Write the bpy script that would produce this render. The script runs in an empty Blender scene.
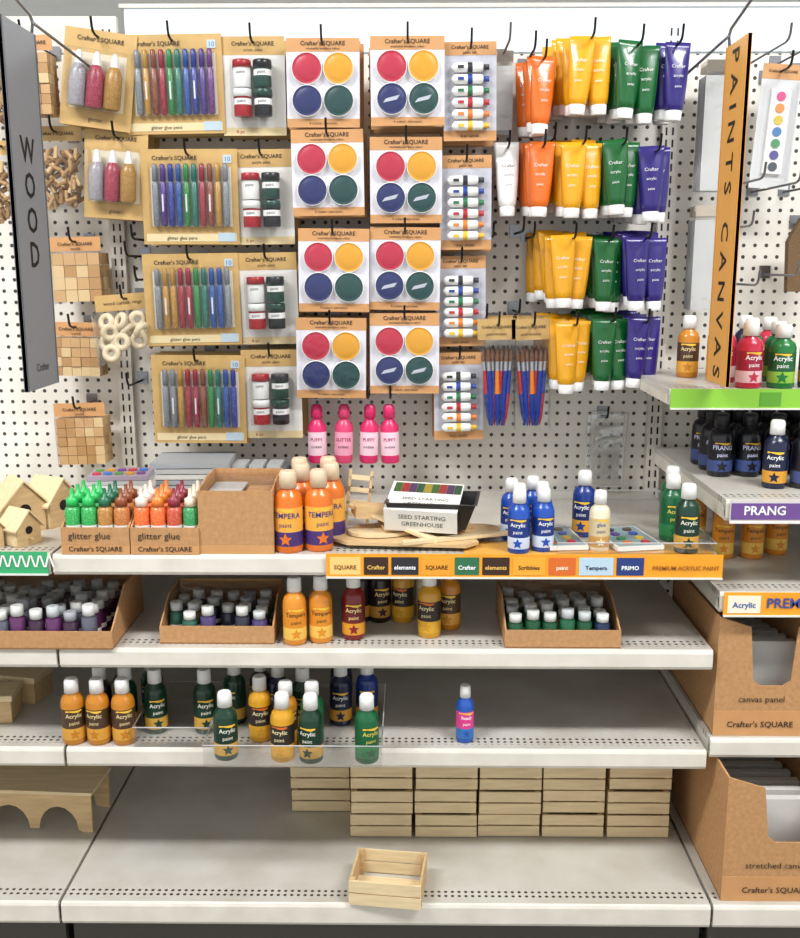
import bpy, math, random
from mathutils import Vector, Matrix, Euler
random.seed(4)
SC=bpy.context.scene
COL=bpy.context.collection
SC.view_settings.view_transform='Standard'
pi=math.pi
# ---------------------------------------------------------------- materials
def lin(h):
    r=[]
    for i in (0,2,4):
        c=int(h[i:i+2],16)/255
        r.append(c/12.92 if c<=.04045 else ((c+.055)/1.055)**2.4)
    return (*r,1)
MATS={}
def mat(h,rough=.45,metal=0,key=None,var=0,scale=40,stretch=None,bump=0,coat=0,emit=0):
    k=key or (h,rough,metal,var,scale,coat)
    if k in MATS: return MATS[k]
    m=bpy.data.materials.new('m_'+(key or h)); m.use_nodes=True
    nt=m.node_tree; b=nt.nodes['Principled BSDF']
    c=lin(h)
    b.inputs['Base Color'].default_value=c
    b.inputs['Roughness'].default_value=rough
    b.inputs['Metallic'].default_value=metal
    b.inputs['Coat Weight'].default_value=coat
    if emit:
        b.inputs['Emission Color'].default_value=c; b.inputs['Emission Strength'].default_value=emit
    if var:
        tc=nt.nodes.new('ShaderNodeTexCoord'); mp=nt.nodes.new('ShaderNodeMapping')
        nz=nt.nodes.new('ShaderNodeTexNoise'); nz.inputs['Scale'].default_value=scale; nz.inputs['Detail'].default_value=4
        if stretch: mp.inputs['Scale'].default_value=stretch
        nt.links.new(tc.outputs['Object'],mp.inputs[0]); nt.links.new(mp.outputs[0],nz.inputs['Vector'])
        rp=nt.nodes.new('ShaderNodeValToRGB')
        rp.color_ramp.elements[0].position=.3; rp.color_ramp.elements[1].position=.7
        rp.color_ramp.elements[0].color=(c[0]*(1-var),c[1]*(1-var*1.1),c[2]*(1-var*1.3),1)
        rp.color_ramp.elements[1].color=(min(1,c[0]*(1+var)),min(1,c[1]*(1+var)),min(1,c[2]*(1+var)),1)
        nt.links.new(nz.outputs['Fac'],rp.inputs[0]); nt.links.new(rp.outputs[0],b.inputs['Base Color'])
        if bump:
            bp=nt.nodes.new('ShaderNodeBump'); bp.inputs['Strength'].default_value=bump; bp.inputs['Distance'].default_value=.002
            nt.links.new(nz.outputs['Fac'],bp.inputs['Height']); nt.links.new(bp.outputs[0],b.inputs['Normal'])
    MATS[k]=m
    return m
def dotmat(key,h,pitch,axes,rad,dark='3a3630',band=None,rough=.5,var=.04):
    if key in MATS: return MATS[key]
    m=bpy.data.materials.new('m_'+key); m.use_nodes=True; nt=m.node_tree; N=nt.nodes; L=nt.links
    b=N['Principled BSDF']; b.inputs['Roughness'].default_value=rough
    tc=N.new('ShaderNodeTexCoord'); sp=N.new('ShaderNodeSeparateXYZ'); L.new(tc.outputs['Object'],sp.inputs[0])
    def mth(op,a,bb=None):
        n=N.new('ShaderNodeMath'); n.operation=op
        for i,v in enumerate((a,bb)):
            if v is None: continue
            if isinstance(v,(int,float)): n.inputs[i].default_value=v
            else: L.new(v,n.inputs[i])
        return n.outputs[0]
    def cell(o):
        d=mth('DIVIDE',o,pitch); f=mth('FRACT',mth('ADD',d,100.)); s=mth('SUBTRACT',f,.5); return mth('MULTIPLY',s,s)
    d=mth('ADD',cell(sp.outputs[axes[0]]),cell(sp.outputs[axes[1]]))
    mask=mth('LESS_THAN',d,rad*rad)
    if band:
        ax,lo,hi=band
        mask=mth('MULTIPLY',mask,mth('MULTIPLY',mth('GREATER_THAN',sp.outputs[ax],lo),mth('LESS_THAN',sp.outputs[ax],hi)))
    nz=N.new('ShaderNodeTexNoise'); nz.inputs['Scale'].default_value=9; nz.inputs['Detail'].default_value=5; L.new(tc.outputs['Object'],nz.inputs['Vector'])
    rp=N.new('ShaderNodeValToRGB'); c=lin(h)
    rp.color_ramp.elements[0].position=.35; rp.color_ramp.elements[1].position=.65
    rp.color_ramp.elements[0].color=(c[0]*(1-var),c[1]*(1-var*1.2),c[2]*(1-var*1.5),1); rp.color_ramp.elements[1].color=c
    L.new(nz.outputs['Fac'],rp.inputs[0])
    mx=N.new('ShaderNodeMix'); mx.data_type='RGBA'; L.new(mask,mx.inputs['Factor']); L.new(rp.outputs[0],mx.inputs[6]); mx.inputs[7].default_value=lin(dark)
    L.new(mx.outputs[2],b.inputs['Base Color']); MATS[key]=m; return m
def glitter(h,h2=None):
    k='gl'+h
    if k in MATS: return MATS[k]
    m=bpy.data.materials.new(k); m.use_nodes=True; nt=m.node_tree; b=nt.nodes['Principled BSDF']; b.inputs['Roughness'].default_value=.3
    c=lin(h)
    tc=nt.nodes.new('ShaderNodeTexCoord'); v=nt.nodes.new('ShaderNodeTexVoronoi'); v.inputs['Scale'].default_value=900
    rp=nt.nodes.new('ShaderNodeValToRGB'); rp.color_ramp.elements[0].position=.5; rp.color_ramp.elements[1].position=1
    rp.color_ramp.elements[0].color=c; rp.color_ramp.elements[1].color=tuple(min(1,x*1.4+.12) for x in c[:3])+(1,)
    sp=nt.nodes.new('ShaderNodeSeparateColor')
    nt.links.new(tc.outputs['Object'],v.inputs['Vector']); nt.links.new(v.outputs['Color'],sp.inputs[0]); nt.links.new(sp.outputs[0],rp.inputs[0]); nt.links.new(rp.outputs[0],b.inputs['Base Color'])
    MATS[k]=m; return m
CLEARS=set()
def clear(key='clear',amt=.035,tint='ffffff',rgh=.15):
    if key in MATS: return MATS[key]
    m=bpy.data.materials.new(key); m.use_nodes=True; nt=m.node_tree; N=nt.nodes; N.remove(N['Principled BSDF'])
    o=N['Material Output']; t=N.new('ShaderNodeBsdfTransparent'); g=N.new('ShaderNodeBsdfGlossy'); g.inputs['Roughness'].default_value=rgh
    t.inputs[0].default_value=lin(tint)
    tc=N.new('ShaderNodeTexCoord'); nz=N.new('ShaderNodeTexNoise'); nz.inputs['Scale'].default_value=28; bp=N.new('ShaderNodeBump'); bp.inputs['Strength'].default_value=.5; bp.inputs['Distance'].default_value=.01
    nt.links.new(tc.outputs['Object'],nz.inputs['Vector']); nt.links.new(nz.outputs['Fac'],bp.inputs['Height']); nt.links.new(bp.outputs[0],g.inputs['Normal'])
    lw=N.new('ShaderNodeLayerWeight'); lw.inputs['Blend'].default_value=.12
    mt=N.new('ShaderNodeMath'); mt.operation='MULTIPLY_ADD'; mt.inputs[1].default_value=.45; mt.inputs[2].default_value=amt; mt.use_clamp=True
    nt.links.new(lw.outputs['Fresnel'],mt.inputs[0])
    mx=N.new('ShaderNodeMixShader'); nt.links.new(mt.outputs[0],mx.inputs[0]); nt.links.new(t.outputs[0],mx.inputs[1]); nt.links.new(g.outputs[0],mx.inputs[2]); nt.links.new(mx.outputs[0],o.inputs[0])
    MATS[key]=m; CLEARS.add(m); return m
KRAFT=mat('b88a5c',.8,key='kraft',var=.12,scale=120,bump=.1)
KRAFTD=mat('8c6039',.85,key='kraft_inner',var=.12,scale=120)
CARD=mat('c29e62',.5,key='gold_card',var=.08,scale=30)
ORCARD=mat('c6925e',.55,key='orange_card',var=.05,scale=30)
WOOD=mat('e0c99f',.65,key='wood',var=.10,scale=14,stretch=(1,8,8),bump=.15)
WOOD2=mat('cdae7f',.65,key='wood_dark',var=.14,scale=14,stretch=(1,8,8),bump=.15)
WHITE=mat('efeeea',.4); OFFW=mat('dcdad3',.5); GREYW=mat('c0c0be',.5)
BLACK=mat('111113',.4); DKTXT=mat('33261c',.6)
CHROME=mat('8d8d8f',.3,.9,key='chrome'); DKWIRE=mat('242426',.4,.5,key='dark_wire')
METAL=mat('dcd6ca',.42,key='shelf_enamel',var=.08,scale=14)
CLEAR=clear()
# ---------------------------------------------------------------- mesh builder
TXT={}
def text_mesh(s,bold=0):
    k=(s,bold)
    if k in TXT: return TXT[k]
    c=bpy.data.curves.new('t','FONT'); c.body=s; c.size=1; c.resolution_u=2; c.align_x='CENTER'; c.offset=bold
    o=bpy.data.objects.new('t',c); COL.objects.link(o)
    dg=bpy.context.evaluated_depsgraph_get(); me=bpy.data.meshes.new_from_object(o.evaluated_get(dg))
    r=([tuple(v.co) for v in me.vertices],[tuple(p.vertices) for p in me.polygons])
    bpy.data.objects.remove(o); bpy.data.curves.remove(c); bpy.data.meshes.remove(me)
    TXT[k]=r; return r
class MB:
    def __init__(s): s.v=[];s.f=[];s.mi=[];s.sm=[];s.mats=[];s.M=Matrix()
    def m(s,mt):
        if mt not in s.mats: s.mats.append(mt)
        return s.mats.index(mt)
    def add(s,vs,fs,mt,sm=False):
        o=len(s.v); i=s.m(mt) if not isinstance(mt,list) else None
        s.v+= [tuple(s.M@Vector(v)) for v in vs]
        for j,f in enumerate(fs):
            s.f.append([o+q for q in f]); s.mi.append(i if i is not None else s.m(mt[j])); s.sm.append(sm)
    def box(s,x0,x1,y0,y1,z0,z1,mt):
        if mt in CLEARS:   # thin film: a single sheet
            if x1-x0<.0045: s.add([(x0,y0,z0),(x0,y1,z0),(x0,y1,z1),(x0,y0,z1)],[(0,1,2,3)],mt); return
            if y1-y0<.0045: s.add([(x0,y0,z0),(x1,y0,z0),(x1,y0,z1),(x0,y0,z1)],[(0,1,2,3)],mt); return
            if z1-z0<.0045: s.add([(x0,y0,z1),(x1,y0,z1),(x1,y1,z1),(x0,y1,z1)],[(0,1,2,3)],mt); return
            s.add([(x0,y0,z0),(x1,y0,z0),(x1,y1,z0),(x0,y1,z0),(x0,y0,z1),(x1,y0,z1),(x1,y1,z1),(x0,y1,z1)],[(0,1,5,4),(1,2,6,5),(3,0,4,7)],mt); return
        s.add([(x0,y0,z0),(x1,y0,z0),(x1,y1,z0),(x0,y1,z0),(x0,y0,z1),(x1,y0,z1),(x1,y1,z1),(x0,y1,z1)],
              [(0,3,2,1),(4,5,6,7),(0,1,5,4),(1,2,6,5),(2,3,7,6),(3,0,4,7)],mt)
    def lathe(s,prof,c=(0,0,0),n=20,axis='z',cap=True):
        vs=[];fs=[];ms=[]
        for r,z,_ in prof:
            for i in range(n):
                a=2*pi*i/n; p=(r*math.cos(a),r*math.sin(a),z)
                if axis=='y': p=(p[0],-p[2],p[1])
                if axis=='x': p=(p[2],p[1],-p[0])
                vs.append((c[0]+p[0],c[1]+p[1],c[2]+p[2]))
        for j in range(len(prof)-1):
            for i in range(n):
                k=(i+1)%n; fs.append((j*n+i,j*n+k,(j+1)*n+k,(j+1)*n+i)); ms.append(prof[j][2])
        s.add(vs,fs,ms,True)
        if cap:
            L=len(prof)-1
            s.add(vs[:n],[tuple(range(n))[::-1]],prof[0][2]); s.add(vs[L*n:],[tuple(range(n))],prof[L][2] or prof[L-1][2])
    def cyl(s,c,r,h,mt,n=16,axis='z'): s.lathe([(r,0,mt),(r,h,mt)],c,n,axis)
    def poly(s,pts,d,mt):
        n=len(pts); vs=[(x,0,z) for x,z in pts]+[(x,d,z) for x,z in pts]
        fs=[tuple(range(n)),tuple(range(2*n-1,n-1,-1))]+[(i,i+n,(i+1)%n+n,(i+1)%n) for i in range(n)]
        s.add(vs,fs,mt)
    def tube(s,pts,r,mt,n=6):
        pts=[Vector(p) for p in pts]; vs=[]; fs=[]
        for i,p in enumerate(pts):
            d=(pts[min(i+1,len(pts)-1)]-pts[max(i-1,0)]).normalized()
            u=d.cross(Vector((1,0,0)));
            if u.length<.1: u=d.cross(Vector((0,0,1)))
            u.normalize(); w=d.cross(u)
            for k in range(n):
                a=2*pi*k/n; vs.append(p+u*r*math.cos(a)+w*r*math.sin(a))
        for i in range(len(pts)-1):
            for k in range(n):
                q=(k+1)%n; fs.append((i*n+k,i*n+q,(i+1)*n+q,(i+1)*n+k))
        fs+= [tuple(range(n)),tuple(range((len(pts)-1)*n,len(pts)*n))[::-1]]
        s.add(vs,fs,mt,True)
    def text(s,t,size,c,mt,ex=(1,0,0),ey=(0,0,1),bold=0,wrap=None):
        vs,fs=text_mesh(t,bold); ex=Vector(ex);ey=Vector(ey);c=Vector(c)
        if wrap:
            out=[(wrap*math.sin(v[0]*size/wrap)+c.x,-wrap*math.cos(v[0]*size/wrap)+c.y,c.z+v[1]*size) for v in vs]
        else: out=[c+ex*v[0]*size+ey*v[1]*size for v in vs]
        s.add(out,fs,mt)
    def mesh(s,name):
        me=bpy.data.meshes.new(name); me.from_pydata(s.v,[],s.f)
        for mt in s.mats: me.materials.append(mt)
        me.polygons.foreach_set('material_index',s.mi); me.polygons.foreach_set('use_smooth',s.sm); me.update(); return me
    def obj(s,name,loc=(0,0,0),rot=(0,0,0),bevel=0):
        o=bpy.data.objects.new(name,s.mesh(name)); COL.objects.link(o); o.location=loc; o.rotation_euler=rot
        if bevel:
            b=o.modifiers.new('b','BEVEL'); b.width=bevel; b.segments=2; b.limit_method='ANGLE'
        return o
def inst(name,me,loc,rot=(0,0,0),sc=1):
    o=bpy.data.objects.new(name,me); COL.objects.link(o); o.location=loc; o.rotation_euler=rot; o.scale=(sc,)*3; return o
# ---------------------------------------------------------------- room
b=MB(); b.box(-7,7,-6,7.05,-.05,0,mat('8f8a82',.35,key='floor_vinyl',var=.06,scale=3)); b.obj('floor')
b=MB(); b.box(-7,7,-6,7.05,3.3,3.35,mat('f0f0ee',.9,key='ceiling_tile',var=.03,scale=5)); b.obj('ceiling')
b=MB(); b.box(-7,7,7,7.05,0,3.3,mat('eceded',.8,key='wall_paint',var=.02,scale=2)); b.obj('wall_back')
EM=mat('f6faff',.5,key='tube_light',emit=5)
for i,(x,y) in enumerate([(-1.6,-1.9),(1.6,-1.9),(-1.6,3.2),(1.6,3.2)]):
    b=MB(); b.box(-.75,.75,-.16,.16,0,.05,OFFW); b.box(-.72,.72,-.13,-.03,-.02,0,EM); b.box(-.72,.72,.03,.13,-.02,0,EM); b.obj('fluorescent_ceiling_light',(x,y,3.25))
# ---------------------------------------------------------------- gondola
PEG=dotmat('pegboard','e9e4da',.0254,(0,2),.165,dark='3c3730')
XL,XR=-.655,.565
for x0,x1 in ((-1.87,XL),(XL,XR),(XR,1.78)):
    b=MB(); b.box(x0+.002,x1-.002,0,.012,0,1.79,PEG); b.obj('pegboard_panel')
b=MB(); b.box(-.62,1.78,0,.02,1.795,1.885,mat('dfeaf2',.4,key='header_white_glow',emit=.12)); b.box(-.63,1.78,-.004,.024,1.885,1.893,METAL)  # header panel is no lamp; its brightness is partly a glow put into the material
b.obj('shelf_header_panel')
b=MB(); b.box(-1.87,-.64,.004,.02,1.795,1.87,METAL); b.obj('shelf_header_panel')
for x in (XL,XR,-1.87,1.78):
    b=MB(); b.box(x-.016,x+.016,-.022,-.001,0,1.8,METAL)
    for k in range(68):
        z=.12+k*.0254
        for dx in (-.007,.007): b.box(x+dx-.002,x+dx+.002,-.0226,-.0215,z,z+.016,BLACK)
    b.obj('shelf_upright')
def shelf(x0,x1,z,yf,lip=.038,name='metal_shelf',col=None):
    dm=dotmat('deck%.2f'%yf,'c6c2b9',.0127,(0,1),.26,dark='3a362f',band=(1,yf+.022,yf+.049),rough=.34,var=.14)
    b=MB(); g=.003
    b.box(x0+g,x1-g,yf+.006,-.024,z-.012,z,dm)
    prof=[(yf+.006,z),(yf+.002,z-.002),(yf,z-.007),(yf,z-lip+.006),(yf+.003,z-lip),(yf+.02,z-lip),(yf+.02,z-lip+.003),(yf+.006,z-lip+.004)]
    n=len(prof); vs=[(x0+g,y,zz) for y,zz in prof]+[(x1-g,y,zz) for y,zz in prof]
    b.add(vs,[(i,i+n,(i+1)%n+n,(i+1)%n) for i in range(n)]+[tuple(range(n))[::-1],tuple(range(n,2*n))],METAL)
    for xx in (x0+g,x1-g-.003):
        b.add([(xx,yf+.02,z-.012),(xx,-.024,z-.012),(xx,-.024,z-lip),(xx,yf+.02,z-lip),(xx+.003,yf+.02,z-.012),(xx+.003,-.024,z-.012),(xx+.003,-.024,z-lip),(xx+.003,yf+.02,z-lip)],
          [(0,1,2,3),(7,6,5,4),(0,4,5,1),(1,5,6,2),(2,6,7,3),(3,7,4,0)],METAL)
    b.obj(name)
S1,S2,S3,S4=.823,.642,.4415,.171
for z in (S1,S2,S3):
    shelf(XL,XR,z,-.56); shelf(-1.87,XL,z,-.56)
shelf(XR,1.78,.928,-.56); shelf(XR,1.78,.755,-.56); shelf(XR,1.78,.466,-.56)
shelf(.49,1.70,1.11,-.42,lip=.03)
for x0,x1 in ((-1.87,XL),(XL,XR),(XR,1.78)):
    shelf(x0,x1,S4,-.643,lip=.045,name='base_shelf')
    b=MB(); b.box(x0+.008,x1-.008,-.60,-.585,.0,S4-.05,mat('4c4841',.6)); b.obj('kick_plate')
# price strips
def strip(x0,x1,z0,z1,y,base,items,name='price_strip'):
    b=MB(); b.box(x0,x1,y,y+.002,z0,z1,base)
    b.box(x0,x1,y-.003,y,z0-.001,z0+.002,OFFW)
    for it in items:
        if it[0]=='b': b.box(it[1],it[2],y-.001,y,z0+.006,z1-.006,it[3])
        else: b.text(it[1],it[4] if len(it)>4 else .016,(it[2],y-.0016,(z0+z1)/2-.006),it[3],bold=.02)
    b.obj(name)
OS=mat('ee9f26',.4,key='orange_strip',var=.08,scale=18); PUR=mat('6d4a8c',.4)
its=[]
x=-.145
for i,(w,c,t,tc) in enumerate([(.062,'f0c878','SQUARE','8a4a18'),(.05,'3a2418','Crafter','f0c060'),(.055,'2b2b2f','elements','ffffff'),(.06,'f0a030','SQUARE','5a3510'),(.05,'2f6d4a','Crafter','ffffff'),(.055,'3a2418','elements','f0c060'),(.065,'f2a834','Scribbles','4a2d18'),(.055,'d86a2a','paint','fff0d0'),(.068,'b8d0e0','Tempera','303050'),(.055,'283a78','PRIMO','ffffff')]):
    its.append(('b',x,x+w-.006,mat(c,.4)))
    if t: its.append(('t',t,x+w/2-.003,mat(tc,.4),.0108))
    x+=w
its.append(('t','PREMIUM ACRYLIC PAINT',.500,mat('9a5a20',.4),.0105))
strip(-.152,XR+.002,.783,.828,-.566,OS,its)
strip(-1.5,XL-.004,.787,.83,-.566,mat('3aa86c',.4),[('t','/\\'*30,-.9,WHITE,.03)])
strip(.492,1.6,1.074,1.112,-.428,mat('86c03a',.4),[('b',.66,.70,mat('5a9a2c',.4)),('t','/ \\ / \\ / \\',.85,WHITE,.03)])
strip(XR+.008,1.6,.888,.93,-.566,mat('cfc9c4',.4),[('b',.575,.72,PUR),('t','PRANG',.635,WHITE,.023),('b',.725,.95,mat('3b56a8',.4)),('t','WASHABLE',.80,WHITE,.02)])
strip(XR+.008,1.6,.712,.757,-.566,OS,[('b',.58,.64,mat('f2e8d0',.4)),('t','Acrylic',.610,mat('2a5aa0',.4),.015),('t','PREMIUM ACRYLIC PAINT',.80,mat('3a4a90',.4),.026)])
b=MB(); b.box(.10,.555,-.557,-.47,S1+.0005,S1+.0015,mat('e2a94e',.35)); b.obj('shelf_liner')
# ---------------------------------------------------------------- fin signs
def fin(x,yc,zc,w,h,face,body,side,txt,mode):
    b=MB(); b.box(-.003,.003,-w/2,w/2,-h/2,h/2,body)
    b.box(-.004,.004,-w/2,-w/2+.004,-h/2,h/2,face); b.box(-.004,.004,w/2-.004,w/2,-h/2,h/2,face)
    sx=.0036*side
    if mode=='stack':
        for i,ch in enumerate(txt): b.text(ch,.060,(sx,0,.082-i*.058),mat('050505',.6),ex=(0,side,0),bold=.015)
        b.text('Crafter',.020,(sx,0,-h/2+.03),BLACK,ex=(0,side,0))
    else:
        b.text(txt,.054,(sx,.020,0),mat('1c140c',.6),ex=(0,0,-1),ey=(0,side,0),bold=.012)
    b.tube([(0,w/2,h/2+.02),(0,w/2-.01,h/2+.03),(0,-w/2,h/2+.055)],.003,CHROME)
    b.tube([(0,w/2-.01,h/2-.01),(0,w/2,h/2+.02),(0,-(yc)-.026,h/2+.0)],.003,CHROME)
    b.obj('aisle_sign',(x,yc,zc))
GS=mat('85878b',.5)
fin(XL,-.54,1.43,.15,.605,mat('5f6165',.5),GS,1,'WOOD','stack')
fin(XR+.008,-.445,1.425,.12,.60,mat('d8963c',.5),mat('e2a550',.5),-1,'P A I N T S   C A N V A S','run')
# ---------------------------------------------------------------- hooks
def hook(x,z,L=.2,dark=True,name='peg_hook'):
    b=MB(); b.tube([(x,.0,z),(x,-L+.02,z),(x,-L+.006,z+.004),(x,-L,z+.012),(x,-L-.004,z+.03)],.0026,DKWIRE if dark else CHROME)
    b.box(x-.012,x+.012,-.004,0,z-.008,z+.02,CHROME); b.obj(name)
# ---------------------------------------------------------------- packs
def card_stack(b,w,h,header,mt,n=4,dy=.022,th=.001):
    for i in range(1,n):
        dx=random.uniform(-.004,.006); dz=random.uniform(-.004,.002)
        b.box(-w/2+dx,w/2+dx,i*dy,i*dy+th,-h/2+dz,h/2+dz,header)
def brand(b,x,z,s=.012,y=-.0016,m=DKTXT): b.text("Crafter's SQUARE",s,(x,y,z),m,bold=.01)
def bl(b,x0,x1,z0,z1,d,m=None):
    e=.004
    vs=[(x0,0,z0),(x1,0,z0),(x1,0,z1),(x0,0,z1),(x0+e,-d,z0+e),(x1-e,-d,z0+e),(x1-e,-d,z1-e),(x0+e,-d,z1-e)]
    b.add(vs,[(4,5,6,7),(0,1,5,4),(1,2,6,5),(2,3,7,6),(3,0,4,7)],m or CLEAR)
PENS=['74787c','a87c2a','7a3c20','8c1026','1a7430','106454','144488','1c2c80','422474','5e266c']
def pen_pack(order):
    w,h=.204,.194; b=MB()
    b.box(-w/2,w/2,0,.001,-h/2,h/2,CARD)
    b.box(-.082,.088,-.0008,0,-.060,.060,mat('e2dccf',.4)); b.box(-w/2+.006,w/2-.006,-.0008,0,-h/2+.006,-h/2+.022,mat('dcc99c',.5))
    b.box(w/2-.045,w/2-.008,-.0012,0,-h/2+.006,-h/2+.024,mat('b4c6d0',.5))
    b.box(w/2-.030,w/2-.012,-.0012,0,h/2-.028,h/2-.012,mat('b8c8d0',.5))
    for i,c in enumerate(order):
        x=-.071+i*.0165; g=glitter(c); dk=mat(c,.3)
        b.lathe([(.0040,-.060,g),(.0068,-.058,g),(.0068,.026,g),(.0042,.030,dk),(.0042,.032,dk),(.0060,.033,dk),(.0054,.064,dk),(.003,.067,None)],(x,-.008,0),10)
        b.box(x-.0016,x+.0016,-.0154,-.0148,-.03,.005,mat('d8d8da',.4) if i%3==1 else g)
    brand(b,-.03,h/2-.022,.0125); b.text('10',.014,(w/2-.021,-.0016,h/2-.025),mat('3a6aa0',.5))
    b.text('glitter glue pens',.010,(-.02,-.0016,-h/2+.010),DKTXT)
    bl(b,-.086,.091,-.064,.070,.018); card_stack(b,w,h,CARD,CARD); return b.mesh('pen_pack')
def pot_pack():
    w,h=.13,.194; b=MB(); b.box(-w/2,w/2,0,.001,-h/2,h/2,mat('d8d5ce',.5)); b.box(-w/2,w/2,-.0006,0,h/2-.036,h/2,CARD)
    b.box(-w/2,w/2,-.0006,0,-h/2,-h/2+.016,mat('d8c394',.5))
    R=mat('a0101c',.3);G=mat('0d3c30',.3);K=mat('121518',.3);Wm=mat('e8e7e4',.3)
    for (x,z,a,c) in ((-.021,.020,Wm,R),(.021,.020,G,K),(-.021,-.036,R,Wm),(.021,-.036,K,G)):
        b.lathe([(.017,-.026,a),(.0182,-.024,a),(.0182,-.004,Wm),(.0182,.008,a),(.0182,.012,c),(.0192,.012,c),(.0192,.026,c),(.0175,.0275,None)],(x,-.02,z),18)
        b.text('paint',.009,(x,-.02,z-.0),BLACK,wrap=.0186)
    brand(b,0,h/2-.018,.0115); b.text('acrylic paint',.008,(0,-.0012,h/2-.029),DKTXT)
    b.text('6 pc',.010,(-.03,-.0012,-h/2+.005),mat('a03030',.5))
    bl(b,-.046,.046,-.066,.052,.041); card_stack(b,w,h,CARD,CARD,n=3,dy=.042); return b.mesh('pot_pack')
def cake_pack(sw=False):
    w,h=.149,.172; b=MB(); b.box(-w/2,w/2,0,.001,-h/2,h/2,mat('d9d7de',.4))
    b.box(-w/2,w/2,-.0006,0,h/2-.026,h/2,ORCARD); b.box(-w/2,w/2,-.0006,0,-h/2,-h/2+.017,ORCARD)
    cs=[('b4203c',-.032,.031),('d8991e',.032,.031),('17235c',-.032,-.031),('0b3e3c',.032,-.031)]
    for c,x,z in cs:
        m=mat(c,.35)
        b.lathe([(.0312,0,WHITE),(.0312,.010,WHITE),(.0298,.011,m),(.028,.009,m),(.024,.0105,m),(.012,.012,m),(.001,.0122,None)],(x,0,z-.004),26,axis='y')
        if sw and z<0:
            b.add([(x-.018,-.0128,z-.012),(x+.010,-.0128,z-.006),(x+.016,-.0128,z+.003),(x-.012,-.0128,z-.004)],[(0,1,2,3)],mat('b9bcc8',.3))
    brand(b,0,h/2-.014,.012); b.text('washable tempera cakes',.007,(0,-.0014,h/2-.022),DKTXT)
    b.text('4 colors  non-toxic',.0075,(0,-.0014,-h/2+.006),DKTXT)
    bl(b,-.068,.068,-.068,.061,.016); card_stack(b,w,h,ORCARD,ORCARD,n=5,dy=.022); return b.mesh('cake_pack')
def mini_pack():
    w,h=.108,.192; b=MB(); b.box(-w/2,w/2,0,.001,-h/2,h/2,mat('bdbdc6',.4)); b.box(-w/2,w/2,-.0006,0,h/2-.026,h/2,ORCARD); b.box(-w/2,w/2,-.0006,0,-h/2,-h/2+.02,ORCARD)
    for i,c in enumerate(['202228','1a3a94','157040','b01822','dd7a1a','e6b81a']):
        z=.045-i*.0225; m=mat(c,.35)
        b.lathe([(.003,-.038,WHITE),(.0095,-.032,WHITE),(.0098,-.006,m),(.0098,.004,WHITE),(.0088,.024,WHITE),(.0055,.026,m),(.0055,.038,None)],(0,-.010,z),10,axis='x')
        b.box(-.026,-.014,-.0205,-.0195,z-.003,z+.003,m)
    brand(b,0,h/2-.014,.010); b.text('paint set',.008,(0,-.0014,h/2-.023),DKTXT); b.text('6 pc  acrylic',.008,(0,-.0014,-h/2+.007),DKTXT)
    bl(b,-.044,.044,-.075,.06,.022); card_stack(b,w,h,ORCARD,ORCARD,n=5,dy=.022); return b.mesh('mini_pack')
def hang(name,me,x,y,z,h,rr=.02,hk=True):
    inst(name,me,(x,y,z),(random.uniform(-.02,.03),random.uniform(-rr,rr),random.uniform(-.03,.03)))
    if hk: hook(x,z+h/2-.012,-y+.035)
penm=[pen_pack(PENS),pen_pack([PENS[i] for i in (0,8,7,6,4,5,3,2,1,0)]),pen_pack([PENS[i] for i in (0,1,1,3,3,4,5,6,6,0)]),pen_pack([PENS[i] for i in (0,0,1,3,3,2,4,5,6,7)])]
for i,(x,z) in enumerate([(-.487,1.705),(-.463,1.481),(-.467,1.268),(-.461,1.053)]): hang('glitter_glue_pen_pack',penm[i],x,-.14,z,.194)
pm=pot_pack()
for x,z in [(-.323,1.702),(-.311,1.481),(-.306,1.270),(-.302,1.064)]: hang('paint_pot_pack',pm,x,-.135,z,.194)
cm=cake_pack(); cm2=cake_pack(True)
for x,z in [(-.178,1.704),(-.171,1.528),(-.161,1.330),(-.169,1.145)]: hang('tempera_cake_pack',cm,x,-.16,z,.172)
for x,z,y in [(-.006,1.704,-.18),(-.009,1.513,-.16),(-.011,1.333,-.15),(-.012,1.154,-.15)]: hang('tempera_cake_pack',cm2,x,y,z,.172)
mm=mini_pack()
for x,z,y in [(.121,1.687,-.16),(.116,1.469,-.14),(.109,1.264,-.12),(.107,1.058,-.12)]: hang('mini_paint_tube_pack',mm,x,y,z,.192)
def shaker_pack():
    w,h=.145,.19; b=MB(); b.box(-w/2,w/2,0,.001,-h/2,h/2,CARD); b.box(-.055,.055,-.0006,0,-.06,.05,mat('d3c8b0',.5))
    for x,c in ((-.036,'8c888c'),(0,'8c1434'),(.036,'946a18')):
        g=glitter(c); b.lathe([(.014,-.058,g),(.0172,-.053,g),(.0172,.006,g),(.012,.020,g),(.009,.024,mat('d9d9dc',.3)),(.008,.036,mat('d9d9dc',.3)),(.004,.050,None)],(x,-.019,0),16)
    brand(b,0,h/2-.022,.0125); b.text('glitter',.012,(0,-.001,-h/2+.012),DKTXT); bl(b,-.06,.06,-.062,.056,.038); card_stack(b,w,h,CARD,CARD,n=3,dy=.04); return b.mesh('shaker')
sm=shaker_pack()
inst('glitter_shaker_pack',sm,(-.640,-.15,1.713),(0,.13,.05)); hook(-.635,1.795,.19)
inst('glitter_shaker_pack',sm,(-.620,-.13,1.527),(0,.07,-.1),.95); hook(-.61,1.60,.17)
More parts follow.
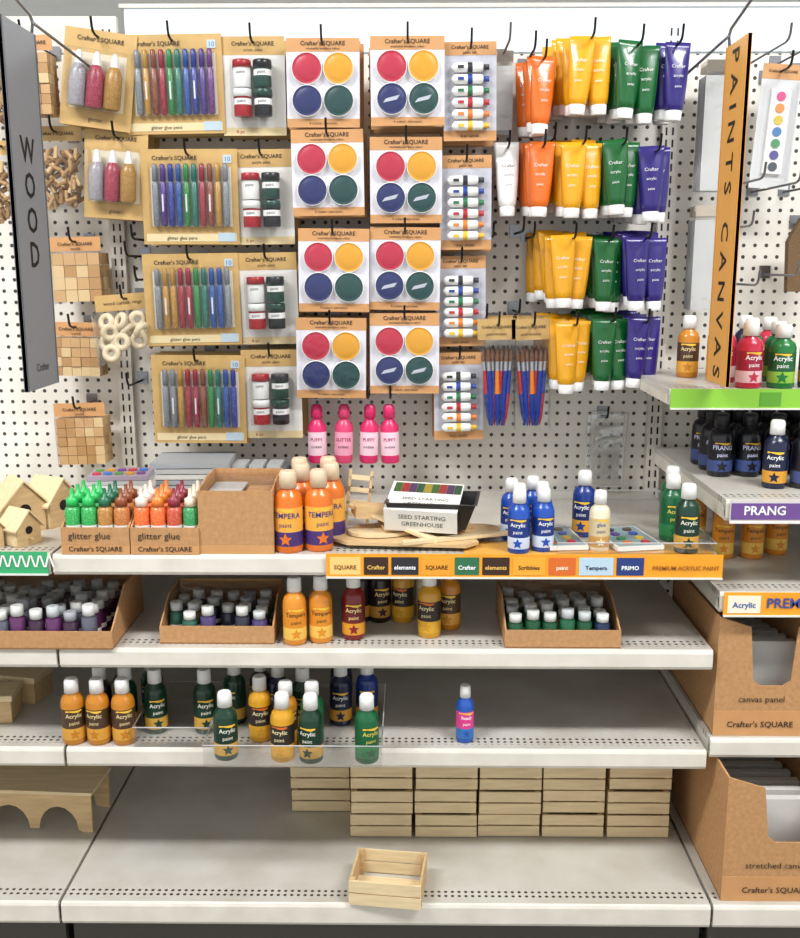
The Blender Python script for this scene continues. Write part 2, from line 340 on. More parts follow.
# ---------------------------------------------------------------- wood packs
def block_pack(cols,rows,s,w,h,hdr=.03):
    b=MB(); b.box(-w/2,w/2,0,.001,h/2-hdr,h/2,ORCARD); brand(b,0,h/2-hdr*.6,.010); b.text('wood',.009,(0,-.0014,h/2-hdr*.92),DKTXT)
    x0=-cols*s/2
    for k in range(3):
        for i in range(cols):
            for j in range(rows):
                m=[mat('d2b484',.6),mat('c29a68',.6),mat('b08552',.6)][random.randrange(3)]; d=random.uniform(0,.004)
                b.box(x0+i*s+.0005,x0+(i+1)*s-.0005,-.01+k*s+d,-.01+(k+1)*s-.002,h/2-hdr-.004-(j+1)*s+.0005,h/2-hdr-.004-j*s-.0005,m)
    z0=h/2-hdr-rows*s-.008; b.box(-w/2+.003,w/2-.003,-.014,3*s-.006,z0,h/2-hdr,CLEAR); return b
for cols,rows,s,w,h,x,y,z in [(4,4,.026,.11,.151,-.724,-.1,1.325),(5,4,.021,.115,.13,-.736,-.1,1.153),(5,5,.021,.115,.146,-.741,-.09,.965),(4,6,.02,.1,.17,-.775,-.16,1.712)]:
    block_pack(cols,rows,s,w,h).obj('wooden_block_pack',(x,y,z),(0,random.uniform(-.03,.03),0)); hook(x,z+h/2-.01,-y+.04)
# bag of short wooden dowel pieces
def dowel_pack():
    b=MB(); w,h=.11,.175; b.box(-w/2,w/2,0,.001,h/2-.03,h/2,CARD); brand(b,0,h/2-.018,.010)
    B=[mat('b08c5e',.6),mat('8c683e',.6),mat('c9a878',.6)]
    for i in range(110):
        x=random.uniform(-.042,.042); z=random.uniform(-h/2+.014,h/2-.05); y=random.uniform(-.010,.028)
        b.M=Matrix.Translation((x,y,z))@Euler((random.uniform(-.6,.6),random.uniform(-1.2,1.2),0)).to_matrix().to_4x4()
        b.lathe([(.0045,-.012,B[i%3]),(.0045,.012,None)],(0,0,0),7)
    b.M=Matrix(); b.box(-w/2+.004,w/2-.004,-.022,.04,-h/2,h/2-.03,CLEAR); return b.mesh('dowels')
bp=dowel_pack()
for x,z,y in ((-.747,1.54,-.11),(-.86,1.51,-.12),(-.88,1.71,-.12)): hang('wooden_dowel_pack',bp,x,y,z,.175)
b=MB(); b.box(-.06,.06,0,.001,.03,.065,CARD); b.text('wood curtain rings',.011,(0,-.001,.043),DKTXT)
def torus(b,c,R,r,mt,tilt=0,n=18,k=8):
    vs=[];fs=[]; Mx=Matrix.Rotation(tilt,3,'Z')@Matrix.Rotation(tilt*.6,3,'X')
    for i in range(n):
        a=2*pi*i/n
        for j in range(k):
            t=2*pi*j/k; v=Mx@Vector(((R+r*math.cos(t))*math.cos(a),r*math.sin(t),(R+r*math.cos(t))*math.sin(a))); vs.append(v+Vector(c))
    for i in range(n):
        for j in range(k): fs.append((i*k+j,((i+1)%n)*k+j,((i+1)%n)*k+(j+1)%k,i*k+(j+1)%k))
    b.add(vs,fs,mt,True)
CR=mat('d4c3a4',.5,key='pale_ring',var=.08)
for i in range(10): torus(b,((-.036+.034*(i%3))+.010*(i//3%2),-.014-.012*(i%2)-.005*(i//3),.008-.022*(i//3)),.0135,.0070,CR,random.uniform(-1.3,1.3))
b.box(-.058,.058,-.045,.012,-.085,.03,CLEAR); b.obj('wooden_ring_pack',(-.62,-.12,1.215),(0,-.08,0)); hook(-.615,1.27,.16)
# ---------------------------------------------------------------- paint tubes
def ptube(c,capc='f1f0ee',w=.052):
    b=MB(); m=mat(c,.28,coat=.3); n=20; r=.0175
    secs=[(w/2,.0012,.0),(w/2,.0014,-.010),(w/2*.98,.004,-.02),(w/2*.95,.0105,-.045),(w/2*.90,.0155,-.080),(r*1.16,r*.98,-.115),(r*1.05,r,-.128),(r*.8,r*.8,-.131)]
    vs=[];fs=[]
    for rx,ry,z in secs:
        for i in range(n): a=2*pi*i/n; vs.append((rx*math.cos(a),ry*math.sin(a),z))
    for j in range(len(secs)-1):
        for i in range(n): k=(i+1)%n; fs.append((j*n+i,(j+1)*n+i,(j+1)*n+k,j*n+k))
    fs.append(tuple(range(n))); b.add(vs,fs,m,True)
    cp=mat(capc,.35); b.lathe([(.0150,-.150,cp),(.0162,-.148,cp),(.0172,-.131,cp),(.012,-.1295,None)],(0,0,0),18)
    t=mat('f4f2ee',.5) if c!='ecebe8' else mat('555555',.5)
    b.text('Crafter',.0095,(0,-.0125,-.050),t,ey=(0,-.17,1),bold=.0); b.text('acrylic',.008,(0,-.0165,-.068),t,ey=(0,-.16,1))
    b.text('paint',.007,(0,-.0192,-.088),t,ey=(0,-.13,1))
    return b.mesh('tube')
YEL,ORG,GRN,VIO,WHT='e6a312','e06a1c','0d5c28','2a1c70','ecebe8'
TB={c:ptube(c) for c in (YEL,ORG,GRN,VIO,WHT)}
def tubes(c,x,y,z,n=4,dx=-.006,cols=1,gap=.03):
    hook(x,z-.006,-y+.04)
    for i in range(n):
        for k in range(cols):
            inst('paint_tube',TB[c],(x+dx*i+(k-(cols-1)/2)*gap+random.uniform(-.003,.003),y+i*.034+k*.014,z+random.uniform(-.006,.006)+.003*i),(0,random.uniform(-.06,.06),random.uniform(-.3,.3)))
tubes(ORG,.268,-.17,1.753,4); tubes(YEL,.360,-.18,1.790,5,-.009,2,.032); tubes(GRN,.455,-.18,1.778,5,-.008,2,.036); tubes(VIO,.532,-.18,1.778,5,-.006)
tubes(WHT,.204,-.12,1.588,2,0); tubes(ORG,.272,-.16,1.585,4,-.006); tubes(YEL,.352,-.17,1.59,5,-.008,2,.032); tubes(GRN,.433,-.17,1.588,5,-.006,2,.026); tubes(VIO,.502,-.17,1.575,5,-.006,2,.014)
tubes(YEL,.340,-.16,1.402,5,-.008,2,.040); tubes(GRN,.418,-.15,1.398,4,-.006,2,.014); tubes(VIO,.492,-.17,1.402,5,-.006,2,.034)
tubes(YEL,.348,-.17,1.223,5,-.006,2,.032); tubes(GRN,.428,-.16,1.231,5,-.006,2,.030); tubes(VIO,.498,-.16,1.228,5,-.005,2,.020)
# ---------------------------------------------------------------- brush packs
def brush_pack():
    b=MB(); w,h=.082,.24; b.box(-w/2,w/2,0,.001,h/2-.045,h/2,CARD); brand(b,0,h/2-.02,.0085); b.text('paint brushes',.008,(0,-.0014,h/2-.035),DKTXT)
    BL=mat('12308c',.3);RD=mat('b01820',.3);SV=mat('b8b8bc',.3,.8);BR=mat('6a4428',.8);OR=mat('d8761c',.3)
    for i in range(7):
        b.M=Matrix.Translation((-.024+i*.008,-.008-.006*(i%2),-.02))@Matrix.Rotation((i-3)*.03,4,'Y')
        c1,c2=[(BL,RD),(BL,BL),(RD,BL),(BL,OR)][i%4]
        b.lathe([(.0015,-.09,c1),(.0048,-.07,c1),(.006,-.02,c2),(.0045,.03,SV),(.0045,.05,BR),(.005,.058,BR),(.001,.075,None)],(0,0,0),8)
    b.M=Matrix(); b.box(-w/2+.002,w/2-.002,-.018,.006,-h/2,h/2-.04,CLEAR); return b.mesh('brush')
bm_=brush_pack()
for x in (.188,.263):
    for k in (2,1,0): inst('paint_brush_pack',bm_,(x+.004*k,-.14+.035*k,1.108+.002*k),(0,random.uniform(-.04,.04),0))
    hook(x,1.215,.18)
def squeeze(c,lab,txt):
    b=MB(); m=mat(c,.3); l=mat(lab,.4)
    b.lathe([(.018,0,m),(.0205,.003,m),(.0205,.018,l),(.0207,.019,l),(.0207,.070,m),(.0205,.071,m),(.0205,.082,m),(.012,.094,m),(.009,.1,m),(.0135,.101,m),(.0125,.124,m),(.008,.130,None)],(0,0,0),18)
    b.text(txt,.0105,(0,0,.05),mat('a01848',.5),wrap=.021,bold=.01); b.text('scribble',.008,(0,0,.035),BLACK,wrap=.021); return b.mesh('sq')
pk=squeeze('d82c68','f0ccd8','PUFFY'); pk2=squeeze('dc4470','eca0b8','GLITTER')
for i,x in enumerate((-.206,-.148,-.092,-.043)):
    b=MB(); b.box(-.016,.016,-.001,.001,.11,.155,CLEAR); b.obj('hang_tab',(x,-.12,.91)); inst('fabric_paint_bottle',(pk2 if i==1 else pk),(x,-.12,.91),(0,random.uniform(-.04,.04),0)); hook(x,1.055,.15)
# ---------------------------------------------------------------- bottles
def bottle(body,lab,lab2,txt,tc='ffffff',r=.022,h=.128,cap='ecebe6',n=22,ts=1):
    b=MB(); m=mat(body,.3,coat=.2); l=mat(lab,.4); l2=mat(lab2,.4); cp=mat(cap,.4); k=h/.128
    rr=r+.0003
    b.lathe([(r*.9,0,m),(r,.003*k,m),(r,.010*k,m),(rr,.011*k,l2),(rr,.034*k,l),(rr,.072*k,l),(rr,.0725*k,m),(r,.0735*k,m),(r,.082*k,m),(r*.86,.092*k,m),(r*.5,.099*k,m),(r*.5,.101*k,cp),(r*.62,.1015*k,cp),(r*.60,.124*k,cp),(r*.5,.128*k,None)],(0,0,0),n)
    b.text(txt,.0115*r/.022*ts,(0,0,.056*k),mat(tc,.5),wrap=rr+.0003,bold=.01)
    b.text('paint',.010*r/.022*ts,(0,0,.042*k),mat(tc,.5),wrap=rr+.0003)
    w=rr+.0004
    sw=mat('f0c040' if tc!='f5e6b0' else 'd86a20',.4)
    for q in range(4):
        x0=-.016+q*.008; b.add([(w*math.sin((x0)/w),-w*math.cos((x0)/w),(.067+.0015*math.sin(q*1.7))*k),(w*math.sin((x0+.008)/w),-w*math.cos((x0+.008)/w),(.067+.0015*math.sin((q+1)*1.7))*k),(w*math.sin((x0+.008)/w),-w*math.cos((x0+.008)/w),.0705*k),(w*math.sin(x0/w),-w*math.cos(x0/w),.0705*k)],[(0,1,2,3)],sw)
    st=[]
    for i in range(10):
        a=pi/2+i*pi/5; q=(.011 if i%2==0 else .005)*r/.022; st.append((q*math.cos(a),q*math.sin(a)))
    w=rr+.0005
    b.add([(w*math.sin(x/w),-w*math.cos(x/w),.022*k+z) for x,z in st]+[(0,-w,.022*k)],[(i,(i+1)%10,10) for i in range(10)],mat(body if lab2!=body else 'ffffff',.4)); return b.mesh('bottle')
BT=dict(
 o=bottle('c07a1a','4a3220','dca03c','Acrylic','f2d9a0'),
 o2=bottle('dc8a22','dc8a22','f0c258','Tempera','3a2418'),
 y=bottle('cf961c','2c2420','e0a82a','Acrylic','f5e6b0'),
 g=bottle('053420','083020','d0a040','Acrylic','f0f0e0'),
 g2=bottle('045a30','045a30','1f7a44','Acrylic','e0d060'),
 b=bottle('12307c','12245a','e0a030','Acrylic','ffffff'),
 n=bottle('0c1638','0f1834','d89a30','Acrylic','ffffff'),
 bl=bottle('1248a8','12327c','d0dcf0','Acrylic','ffffff',r=.020,h=.118),
 r=bottle('7c1216','641216','e0982a','Acrylic','ffe0a0'),
 k=bottle('20120e','1c100c','c8903a','Acrylic','ffe0a0'),
 s=bottle('2050a8','d83a88','3070b8','Ready','ffffff',r=.017,h=.113),
 t=bottle('de7018','ecaa44','48306e','TEMPERA','2a2a70',r=.026,h=.150,cap='ddc8a8',ts=1.05),
 gl=bottle('e4d8ba','d2c096','c89a50','glue','3a5a90',r=.019,h=.113),
 rd=bottle('c02040','a01838','ecc0c8','Acrylic','ffffff',r=.024,h=.125),
 gn=bottle('127032','105a2c','90c040','Acrylic','ffffff',r=.025,h=.120),
 dk=bottle('0d0d18','0c0c16','3a4a80','PRANG','e0e0ff',r=.024,h=.125,cap='141416'))
def put(k,x,y,z,name='acrylic_paint_bottle'): inst(name,BT[k],(x,y,z+.0005),(0,0,random.uniform(-.5,.5)))
for x,y in ((-.223,-.525),(-.168,-.515),(-.205,-.46),(-.150,-.45),(-.215,-.40),(-.160,-.39)): put('t',x,y,S1,'tempera_paint_bottle')
for x,y in ((.200,-.534),(.246,-.522),(.205,-.485),(.250,-.47),(.195,-.44),(.238,-.42)): put('bl',x,y,S1)
put('b',.339,-.414,S1); put('gl',.350,-.520,S1,'glue_bottle'); put('g2',.502,-.445,S1); put('g',.508,-.530,S1)
for k,x,y in (('o2',-.216,-.523),('o2',-.168,-.512),('r',-.107,-.496),('k',-.06,-.40),('y',-.013,-.40),('y',.038,-.484),('o',.078,-.44),('k',-.10,-.40),('gl',.03,-.38),('r',-.06,-.34)): put(k,x,y,S2)
for k,x,y in (('o',-.645,-.53),('o',-.597,-.53),('o',-.548,-.53),('g',-.498,-.483),('g',-.401,-.482),('g',-.340,-.595),('y',-.288,-.515),('g',-.350,-.44),('y',-.234,-.60),('g',-.181,-.605),('n',-.137,-.444),('b',-.085,-.435),('g2',-.078,-.605),('g2',-.185,-.54),('o',-.235,-.54),('k',-.61,-.47),('g',-.56,-.47),('g',-.52,-.42),('n',-.26,-.45),('g',-.21,-.47),('k',-.30,-.42),('n',-.14,-.38)): put(k,x,y,S3 if y>-.58 else S3+.003)
put('s',.107,-.519,S3)
for k,x,y,z in (('o',.583,-.2,1.11),('o2',.645,-.2,1.11),('rd',.650,-.385,1.11),('gn',.712,-.385,1.11),('g2',.68,-.3,1.11),('rd',.63,-.29,1.11),('gn',.74,-.28,1.11),('n',.70,-.2,1.11),('rd',.75,-.2,1.11),('n',.77,-.38,1.11)): put(k,x,y,z)
for k,x,y in [('dk',.62+.056*i,-.22-.06*j) for i in range(5) for j in range(3)]+[('n',.69,-.45),('dk',.745,-.45),('n',.80,-.44)]: put(k,x,y,.928)
for x,y in ((.64,-.33),(.70,-.33),(.62,-.2),(.68,-.2),(.76,-.3)): put('o2',x,y,.755)
put('g2',.52,-.37,S1)
def open_tray(b,x0,x1,y0,y1,z,h,mt,th=.002):
    b.box(x0,x1,y0,y1,z,z+th,mt); b.box(x0,x1,y0,y0+th,z,z+h,mt); b.box(x0,x1,y1-th,y1,z,z+h,mt); b.box(x0,x0+th,y0,y1,z,z+h,mt); b.box(x1-th,x1,y0,y1,z,z+h,mt)
    rim=.0012
    for (p,q) in (((x0,y0),(x1,y0)),((x0,y1),(x1,y1)),((x0,y0),(x0,y1)),((x1,y0),(x1,y1))): b.tube([(*p,z+h),(*q,z+h)],rim,GREYW,5)
CL2=clear('clear2',.14)
b=MB(); open_tray(b,-.375,-.05,-.636,-.36,S3+.0003,.045,CL2); b.obj('clear_acrylic_tray')
b=MB(); open_tray(b,-.525,-.38,-.555,-.34,S3+.0003,.04,CL2); b.obj('clear_acrylic_tray')
b=MB(); open_tray(b,.27,.556,-.556,-.12,S1+.0018,.022,CL2); b.obj('clear_acrylic_tray')
# ---------------------------------------------------------------- cardboard display trays
def kraft_tray(w,d,hf,hb,txt=None,stripe=True):
    b=MB(); t=.003
    b.box(-w/2,w/2,0,d,0,t,KRAFTD); b.box(-w/2,w/2,0,t,t,hf,KRAFT); b.box(-w/2,w/2,d-t,d,t,hb,KRAFT)
    for x in (-w/2,w/2-t):
        b.add([(x,t,t),(x,d-t,t),(x,d-t,hb),(x,d*.45,hb),(x,t,hf),(x+t,t,t),(x+t,d-t,t),(x+t,d-t,hb),(x+t,d*.45,hb),(x+t,t,hf)],[(0,4,3,2,1),(5,6,7,8,9),(4,9,8,3),(3,8,7,2),(0,5,9,4),(1,2,7,6)],KRAFT)
    if stripe: b.box(-w/2,w/2,-.0006,0,0,.016,ORCARD)
    if txt:
        b.text(txt,.018,(-w*.08,-.0012,hf*.58),DKTXT); b.text("Crafter's SQUARE",.013,(0,-.0016,.006),DKTXT,bold=.01)
    return b
def mini(b,x,y,z,c,capc,r=.014,h=.07,noz=True):
    cp=mat(capc,.35)
    if noz:
        g=glitter(c); p=[(r*.9,0,g),(r,.002,g),(r,h*.30,WHITE),(r,h*.42,g),(r,h*.64,g),(r*.85,h*.69,g),(r*.45,h*.715,cp),(r*.78,h*.72,cp),(r*.74,h*.84,cp),(r*.30,h*.865,cp),(r*.20,h*1.0,None)]
    else: g=mat(c,.3); p=[(r*.9,0,g),(r,.002,g),(r,h*.18,WHITE),(r,h*.32,g),(r,h*.68,g),(r*.6,h*.74,cp),(r*.8,h*.75,cp),(r*.8,h,cp),(r*.6,h*1.01,None)]
    b.lathe(p,(x,y,z),14)
for xc,cols in ((-.573,[('1f9a44','28b85a')]*2+[('a8742a','1f6a4a'),('b06a2a','8a4a28')]),(-.446,[('d86018','e8d8c8'),('d86018','e88030'),('b84424','8a2a3a'),('2a8a4a','e8d8c0')])):
    b=kraft_tray(.125,.12,.050,.075,'glitter glue')
    for j in range(3):
        for i,(c,cc) in enumerate(cols): mini(b,-.045+.03*i,.022+.034*j,.003,c,cc,h=.116,r=.0146)
    b.obj('glitter_glue_tray',(xc,-.556,S1))
b=kraft_tray(.136,.16,.118,.128)
b.box(-.062,.0,.03,.15,.100,.103,GREYW); b.box(.005,.06,.04,.14,.095,.098,KRAFT)
b.box(-.066,.066,.004,.155,.120,.122,CL2); b.obj('cardboard_display_box',(-.316,-.552,S1))
def small_tray(w,d,loc,cols,h=.062,rot=0,hf=.035,hb=.075):
    b=kraft_tray(w,d,hf,hb,None,False); nx=int((w-.02)/.032); ny=int((d-.02)/.032)
    for i in range(nx):
        for j in range(ny):
            if random.random()<.15: continue
            mini(b,-w/2+.02+.033*i+random.uniform(-.002,.002),.022+.032*j,.003,random.choice(cols),random.choice(['d9d9d4','c4c8c8','e4e4e0','a0a0a6']),r=.0145,h=h+random.uniform(-.006,.010),noz=False)
    b.box(-w/2+.006,w/2-.006,.006,d-.006,h+.012,h+.014,CL2)
    b.obj('mini_paint_bottle_tray',loc,(0,0,rot))
small_tray(.30,.22,(-.70,-.565,S2),['4a1a4a','5a2a58','5a5a68','3a2038'],h=.068,hb=.095)
small_tray(.215,.17,(-.362,-.535,S2),['2a2a3a','4a3a6a','2a5a4a','7a6a3a'],h=.058)
small_tray(.215,.2,(.285,-.55,S2),['0f4a2a','1a5a3a','2a3a2a','b8a070','1a2a4a'],h=.058)
# canvas display boxes
def canvas_box(w,d,h,t1,loc,front):
    b=MB(); t=.004; b.box(0,w,0,d,0,t,KRAFTD); b.box(0,t,0,d,t,h,KRAFT); b.box(w-t,w,0,d,t,h,KRAFT); b.box(0,w,d-t,d,t,h,KRAFT)
    pts=[(t,t),(w-t,t),(w-t,h*.92),(w*.84,h*.92),(w*.80,front+.01),(w*.72,front),(w*.48,front),(w*.40,front+.01),(w*.34,h*.92),(t,h)]
    b.poly(pts,t,KRAFT); b.M=Matrix.Translation((0,-.001,0)); b.box(0,w,0,.001,0,.05,ORCARD); b.M=Matrix()
    b.text("Crafter's SQUARE",.0165,(w/2,-.0026,.018),DKTXT,bold=.01); b.text(t1,.0175,(w*.5,-.0016,.068),DKTXT)
    for k in range(6):
        b.box(.012,w-.012,.05+k*.045,.056+k*.045+.01,t,h*.72-k*.006,mat('cfcdc7',.8,key='canvas',var=.03,scale=300))
    b.obj('canvas_display_box',loc)
canvas_box(.175,.33,.235,'canvas panel',(.575,-.545,.4665),.10)
canvas_box(.20,.36,.25,'stretched canvas',(.585,-.625,S4+.0005),.12)
canvas_box(.235,.33,.235,'canvas panel',(.77,-.545,.4665),.10)
# ---------------------------------------------------------------- wooden crates
def crate(b,w=.127,d=.09,h=.053):
    for z in (.002,.028):
        for y in (0,d-.004): b.box(-w/2,w/2,y,y+.004,z,z+.0225,WOOD)
        for x in (-w/2,w/2-.004): b.box(x,x+.004,.004,d-.004,z,z+.0225,WOOD2)
    for x in (-w/2+.004,w/2-.012):
        for y in (.004,d-.012): b.box(x,x+.008,y,y+.008,0,h-.002,WOOD2)
    for k in range(4): b.box(-w/2+.004,w/2-.004,.004+k*.0215,.022+k*.0215,.003,.006,WOOD)
for x,y,n in ((-.192,-.322,4),(-.057,-.418,4),(.076,-.418,4),(.209,-.418,4),(.342,-.416,4),(.476,-.416,4)):
    b=MB()
    for k in range(n):
        b.M=Matrix.Translation((random.uniform(-.002,.002),random.uniform(-.003,.003),k*.0535)); crate(b)
    b.M=Matrix(); b.obj('wooden_crate_stack',(x,y,S4+.0005))
b=MB(); crate(b,.135,.11,.055); b.obj('wooden_crate',(-.045,-.655,S4+.0005),(0,0,-.12))
# low wooden riser with scalloped openings
def riser(w,h,d,loc,rot=(0,0,0)):
    b=MB(); pts=[(-w/2,0),(-w*.42,0)]
    for cx in (-.21,.21):
        for i in range(9): a=pi-pi*i/8; pts.append((w*(cx+.17*math.cos(a)),h*(.05+.62*math.sin(a))))
    pts+=[(w*.42,0),(w/2,0),(w/2,h),(-w/2,h)]
    b.poly(pts,.006,WOOD2); b.M=Matrix.Translation((0,d,0)); b.poly(pts,.006,WOOD2); b.M=Matrix()
    b.box(-w/2-.004,w/2+.004,-.004,d+.010,h,h+.007,WOOD); b.obj('wooden_display_riser',loc,rot)
riser(.25,.085,.10,(-.79,-.40,S4+.0005),(0,0,-.06)); riser(.22,.085,.10,(-1.06,-.40,S4+.0005))
def trinket(loc,rot,w=.10,d=.07,h=.045):
    b=MB(); b.box(-w/2,w/2,0,d,0,h,WOOD2); b.box(-w/2-.003,w/2+.003,-.003,d+.003,h+.001,h+.014,WOOD); b.box(-.007,.007,-.006,-.003,h-.006,h+.006,CHROME); b.obj('wooden_trinket_box',loc,(0,0,rot),bevel=.0015)
trinket((-.845,-.46,S3),.1); trinket((-.83,-.36,S3),-.2); trinket((-.96,-.44,S3),.2)
def house(loc,s=1,rot=0):
    b=MB(); w,h,d=.06*s,.06*s,.055*s
    b.poly([(-w/2,0),(w/2,0),(w/2,h*.75),(0,h*1.3),(-w/2,h*.75)],.003,WOOD2); b.M=Matrix.Translation((0,d,0)); b.poly([(-w/2,0),(w/2,0),(w/2,h*.75),(0,h*1.3),(-w/2,h*.75)],.003,WOOD); b.M=Matrix()
    b.box(-w/2,-w/2+.003,.003,d,0,h*.75,WOOD); b.box(w/2-.003,w/2,.003,d,0,h*.75,WOOD); b.box(-w/2,w/2,.003,d,0,.003,WOOD)
    for sgn in (-1,1):
        b.add([(0,-.006,h*1.32),(0,d+.008,h*1.32),(sgn*w*.65,d+.008,h*.62),(sgn*w*.65,-.006,h*.62),(0,-.006,h*1.38),(0,d+.008,h*1.38),(sgn*w*.65,d+.008,h*.68),(sgn*w*.65,-.006,h*.68)],[(0,1,2,3),(7,6,5,4),(0,4,5,1),(1,5,6,2),(2,6,7,3),(3,7,4,0)],WOOD)
    b.cyl((0,-.0005,h*.6),.009*s,.0006,BLACK,14,'y'); b.cyl((0,0,h*.3),.002,.012,WOOD2,8,'y'); b.obj('wooden_birdhouse',loc,(0,0,rot))
house((-.715,-.50,S1),.85,1.0); house((-.755,-.41,S1),1.3,.7); house((-.775,-.53,S1),.85,.9); house((-.86,-.42,S1),1.4,.4); house((-.70,-.35,S1),1.2,1.1)
b=MB()
for k in range(11): b.box(-.062+.002*(k%3),.060+.002*(k%2),0,.09,k*.0095,k*.0095+.0085,[WHITE,GREYW,mat('a898a8',.4),OFFW][k%4])
for i in range(5):
    for j in range(2): b.cyl((-.045+i*.022,.025+.035*j,.104),.009,.003,mat(['c83a50','3a78c0','5a9a50','d89a2a','7a4a8a'][(i+2*j)%5],.4),12)
b.obj('watercolor_palette_stack',(-.585,-.36,S1+.0),(0,0,.1))
b=MB()
for k in range(9): b.box(-.08+.004*(k%4),.08+.003*(k%3),0,.14,k*.012,k*.012+.010,[OFFW,GREYW,mat('a9acb0',.4)][k%3])
b.obj('canvas_board_stack',(-.47,-.24,S1),(0,0,.05))
b=MB(); b.box(-.09,.09,0,.10,0,.075,BLACK); b.box(-.085,.085,.005,.095,.075,.085,mat('6c6f74',.3)); b.box(-.075,.075,-.0005,0,.02,.06,mat('8a8d90',.4))
for i in range(4): b.box(-.07+i*.038,-.04+i*.038,.015,.085,.085,.092,GREYW)
b.obj('black_storage_case',(-.355,-.20,S1))
def wc(loc,rot):
    b=MB(); b.box(-.045,.045,0,.14,0,.008,WHITE); b.box(-.041,.041,.004,.136,.008,.0085,mat('8aa4a8',.4))
    for i in range(8): b.cyl((-.018 if i%2 else .018,.022+.03*(i//2),.0085),.009,.003,mat(['c02030','e07a20','e8c030','2a8a40','2a50b0','5a3090','5a3a20','202020'][i],.4),14)
    b.box(-.046,.046,-.001,.141,.013,.0135,CL2); b.obj('watercolor_set',loc,(0,0,rot))
wc((.285,-.535,S1+.004),.12); wc((.425,-.535,S1+.004),.18)
# ---------------------------------------------------------------- jumble in middle of top shelf
def board(pts,th,loc,rot,name='wooden_cutout',m=WOOD2):
    b=MB(); b.M=Matrix.Rotation(pi/2,4,'X'); b.poly(pts,th,m); b.M=Matrix(); b.obj(name,loc,rot,)
oval=[(.07*math.cos(2*pi*i/20),.045*math.sin(2*pi*i/20)) for i in range(20)]
board([(-.13,-.035),(.12,-.05),(.14,.0),(.12,.03),(-.10,.045),(-.15,.01)],.006,(-.01,-.49,S1+.008),(0,0,-.15))
board(oval,.006,(-.05,-.45,S1+.016),(0,0,.3),m=WOOD); board(oval,.006,(.11,-.44,S1+.010),(0,0,.5))
board([(-.09,-.03),(.09,-.03),(.09,.03),(-.09,.03)],.006,(.03,-.43,S1+.017),(0,0,.35),m=WOOD2); board([(-.1,-.012),(.1,-.012),(.1,.012),(-.1,.012)],.006,(-.03,-.47,S1+.036),(0,.25,-.5),m=WOOD)
board([(-.11,-.008),(.11,-.008),(.11,.008),(-.11,.008)],.006,(.09,-.50,S1+.015),(0,0,.35),m=WOOD); board([(-.08,-.03),(.08,-.04),(.09,.03),(-.07,.035)],.006,(.02,-.44,S1+.024),(0,0,.1))
board([(-.04,-.03),(.04,-.03),(.055,0),(.04,.03),(-.04,.03)],.02,(-.07,-.43,S1+.042),(0,.1,.2),m=WOOD2)
board([(-.06,-.01),(.06,-.01),(.07,.0),(.06,.01),(-.06,.01)],.006,(-.02,-.40,S1+.060),(0,-.3,.5),m=WOOD)
b=MB()
for x in (-.025,.018): b.box(x,x+.006,0,.006,0,.115,WOOD2)
for z in (.02,.045,.07,.095): b.box(-.025,.024,0,.004,z,z+.01,WOOD)
b.obj('wooden_ladder_rack',(-.108,-.36,S1+.001),(-.25,.1,0))
b=MB(); z0=S1+.032
def ring(w,d,z): return [(-w/2,-d/2,z),(w/2,-d/2,z),(w/2,d/2,z),(-w/2,d/2,z)]
o1=ring(.13,.085,0)+ring(.168,.12,.052); b.add(o1,[(0,3,2,1),(0,1,5,4),(1,2,6,5),(2,3,7,6),(3,0,4,7)],BLACK)
i1=ring(.126,.081,.003)+ring(.162,.114,.052); b.add(i1,[(0,1,2,3),(4,5,1,0),(5,6,2,1),(6,7,3,2),(7,4,0,3)],BLACK)
b.add(ring(.174,.126,.052)+ring(.162,.114,.0525),[(0,1,5,4),(1,2,6,5),(2,3,7,6),(3,0,4,7)],mat('2c2c30',.3))
b.M=Matrix.Translation((-.012,-.01,.054))@Matrix.Rotation(.30,4,'X')@Matrix.Rotation(-.06,4,'Z')
b.box(-.072,.066,-.055,.05,0,.003,mat('e6e5dd',.5)); b.box(-.072,.066,-.058,-.055,-.042,.003,mat('e0dfd8',.5))
for i in range(9): b.box(-.066+i*.0145,-.052+i*.0145,.010,.045,.003,.0036,mat(['3a5a2a','8c2c26','4a3050','2a4a30','94802c'][i%5],.5))
b.text('SEED STARTING',.0125,(0,-.018,.0036),mat('2a3a2a',.5),ex=(1,0,0),ey=(0,1,0)); b.text('GREENHOUSE',.0125,(0,-.036,.0036),mat('2a3a2a',.5),ex=(1,0,0),ey=(0,1,0))
b.text('SEED STARTING',.0125,(0,-.0585,-.015),mat('2a3a2a',.5)); b.text('GREENHOUSE',.0125,(0,-.0585,-.030),mat('2a3a2a',.5))
b.M=Matrix(); b.obj('seed_starting_kit',(.045,-.45,z0),(0,0,-.12))
# ---------------------------------------------------------------- right bay hanging
def clear_pack(w,h,loc,n=5,name='canvas_panel_pack'):
    b=MB()
    for k in range(n): b.box(-w/2,w/2,k*.012,k*.012+.006,-h/2+.01,h/2-.03,mat('c6c5c2',.7)); b.box(-w/2,w/2,k*.012-.003,k*.012-.0022,h/2-.022,h/2,mat('bfb4a4',.5))
    b.box(-w/2,w/2,-.003,-.002,-h/2,h/2,CL2); b.obj(name,loc)
clear_pack(.07,.27,(.645,-.12,1.62)); clear_pack(.06,.23,(.64,-.10,1.35)); clear_pack(.035,.17,(.200,-.06,1.70),name='clear_bag_pack')
b=MB(); b.box(-.042,.042,0,.001,-.125,.125,mat('cfcfcf',.5)); b.box(-.042,.042,-.0006,0,.095,.125,ORCARD); brand(b,0,.108,.008)
b.box(-.02,.02,-.008,0,-.095,.075,WHITE)
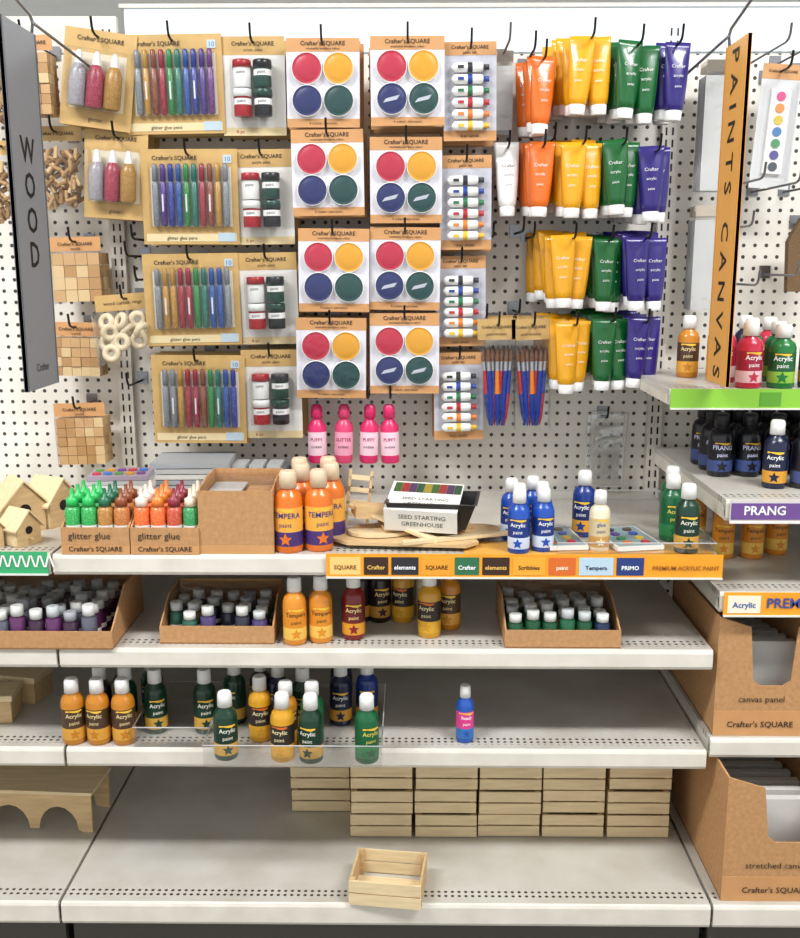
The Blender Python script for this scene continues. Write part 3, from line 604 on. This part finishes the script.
for i,c in enumerate(['d83080','e08a1a','d8c020','1a70b0','2a8a4a','3a2a8a','202838']): b.cyl((0,-.008,.06-.0235*i),.0095,.002,mat(c,.4),14,'y')
b.box(-.034,.034,-.014,0,-.11,.09,CL2); b.obj('watercolor_palette_pack',(.768,-.1,1.625),(0,.06,0)); hook(.77,1.735,.16)
b=MB(); b.poly([(-.05,-.075),(.05,-.075),(.06,.03),(.03,.08),(-.03,.08),(-.055,.03)],.02,mat('6b5236',.8,key='burlap',var=.25,scale=300,bump=.4)); b.text('art',.03,(0,-.001,0),WHITE); b.obj('burlap_pouch',(.86,-.12,1.36)); hook(.86,1.43,.16)
for x,z,L in ((.66,1.745,.2),(.72,1.76,.28),(.79,1.765,.28),(.84,1.75,.28),(.70,1.51,.25),(.76,1.50,.28),(.83,1.50,.25),(.72,1.30,.2),(.197,1.78,.2),(.70,1.42,.2),(.80,1.32,.2)): hook(x,z,L,False)
for x,z,L in ((-.585,1.395,.16),(-.60,1.36,.16),(.175,1.40,.15),(.235,1.41,.18),(.26,1.40,.16),(.165,1.23,.14),(.30,1.60,.14),(.235,1.24,.14),(.245,1.76,.22),(-.62,1.08,.13),(-.585,1.31,.15)): hook(x,z,L)
b=MB(); b.box(-.042,.042,0,.001,-.085,.085,CL2)
bl(b,-.032,.032,-.075,-.005,.022,CL2); bl(b,-.032,.032,.005,.060,.022,CL2)
for s_ in (-1,1): b.tube([(s_*.042,0,-.085),(s_*.042,0,.085)],.001,GREYW,5)
b.tube([(-.042,0,-.085),(.042,0,-.085)],.001,GREYW,5); b.tube([(-.042,0,.085),(.042,0,.085)],.001,GREYW,5)
bm2=b.mesh('blister')
for k in (0,1): inst('empty_blister_pack',bm2,(.445+.012*k,-.055+.03*k,.925),(0,.05*k,0))
hook(.447,1.0,.07)
# ---------------------------------------------------------------- lights
w=bpy.data.worlds.new('w'); SC.world=w; w.use_nodes=True
w.node_tree.nodes['Background'].inputs[0].default_value=(.92,.965,1,1); w.node_tree.nodes['Background'].inputs[1].default_value=1.08
def area(x,y,z,sx,sy,p,rx=0):
    l=bpy.data.lights.new('fluorescent','AREA'); l.shape='RECTANGLE'; l.size=sx; l.size_y=sy; l.energy=p; l.color=(.98,.99,1)
    o=bpy.data.objects.new('aisle_lamp',l); COL.objects.link(o); o.location=(x,y,z); o.rotation_euler=(rx,0,0)
area(-1.6,-1.9,3.2,1.5,.4,100,.35); area(1.6,-1.9,3.2,1.5,.4,100,.35); area(0,3.2,3.2,4,.5,130)
# ---------------------------------------------------------------- camera
c=bpy.data.cameras.new('camera'); cam=bpy.data.objects.new('camera',c); COL.objects.link(cam)
c.sensor_fit='HORIZONTAL'; c.sensor_width=36; c.lens=45; c.clip_start=.05
cam.location=(0,-2.31,1.34); cam.rotation_euler=(math.radians(78.5),0,math.radians(.573))
SC.camera=cam
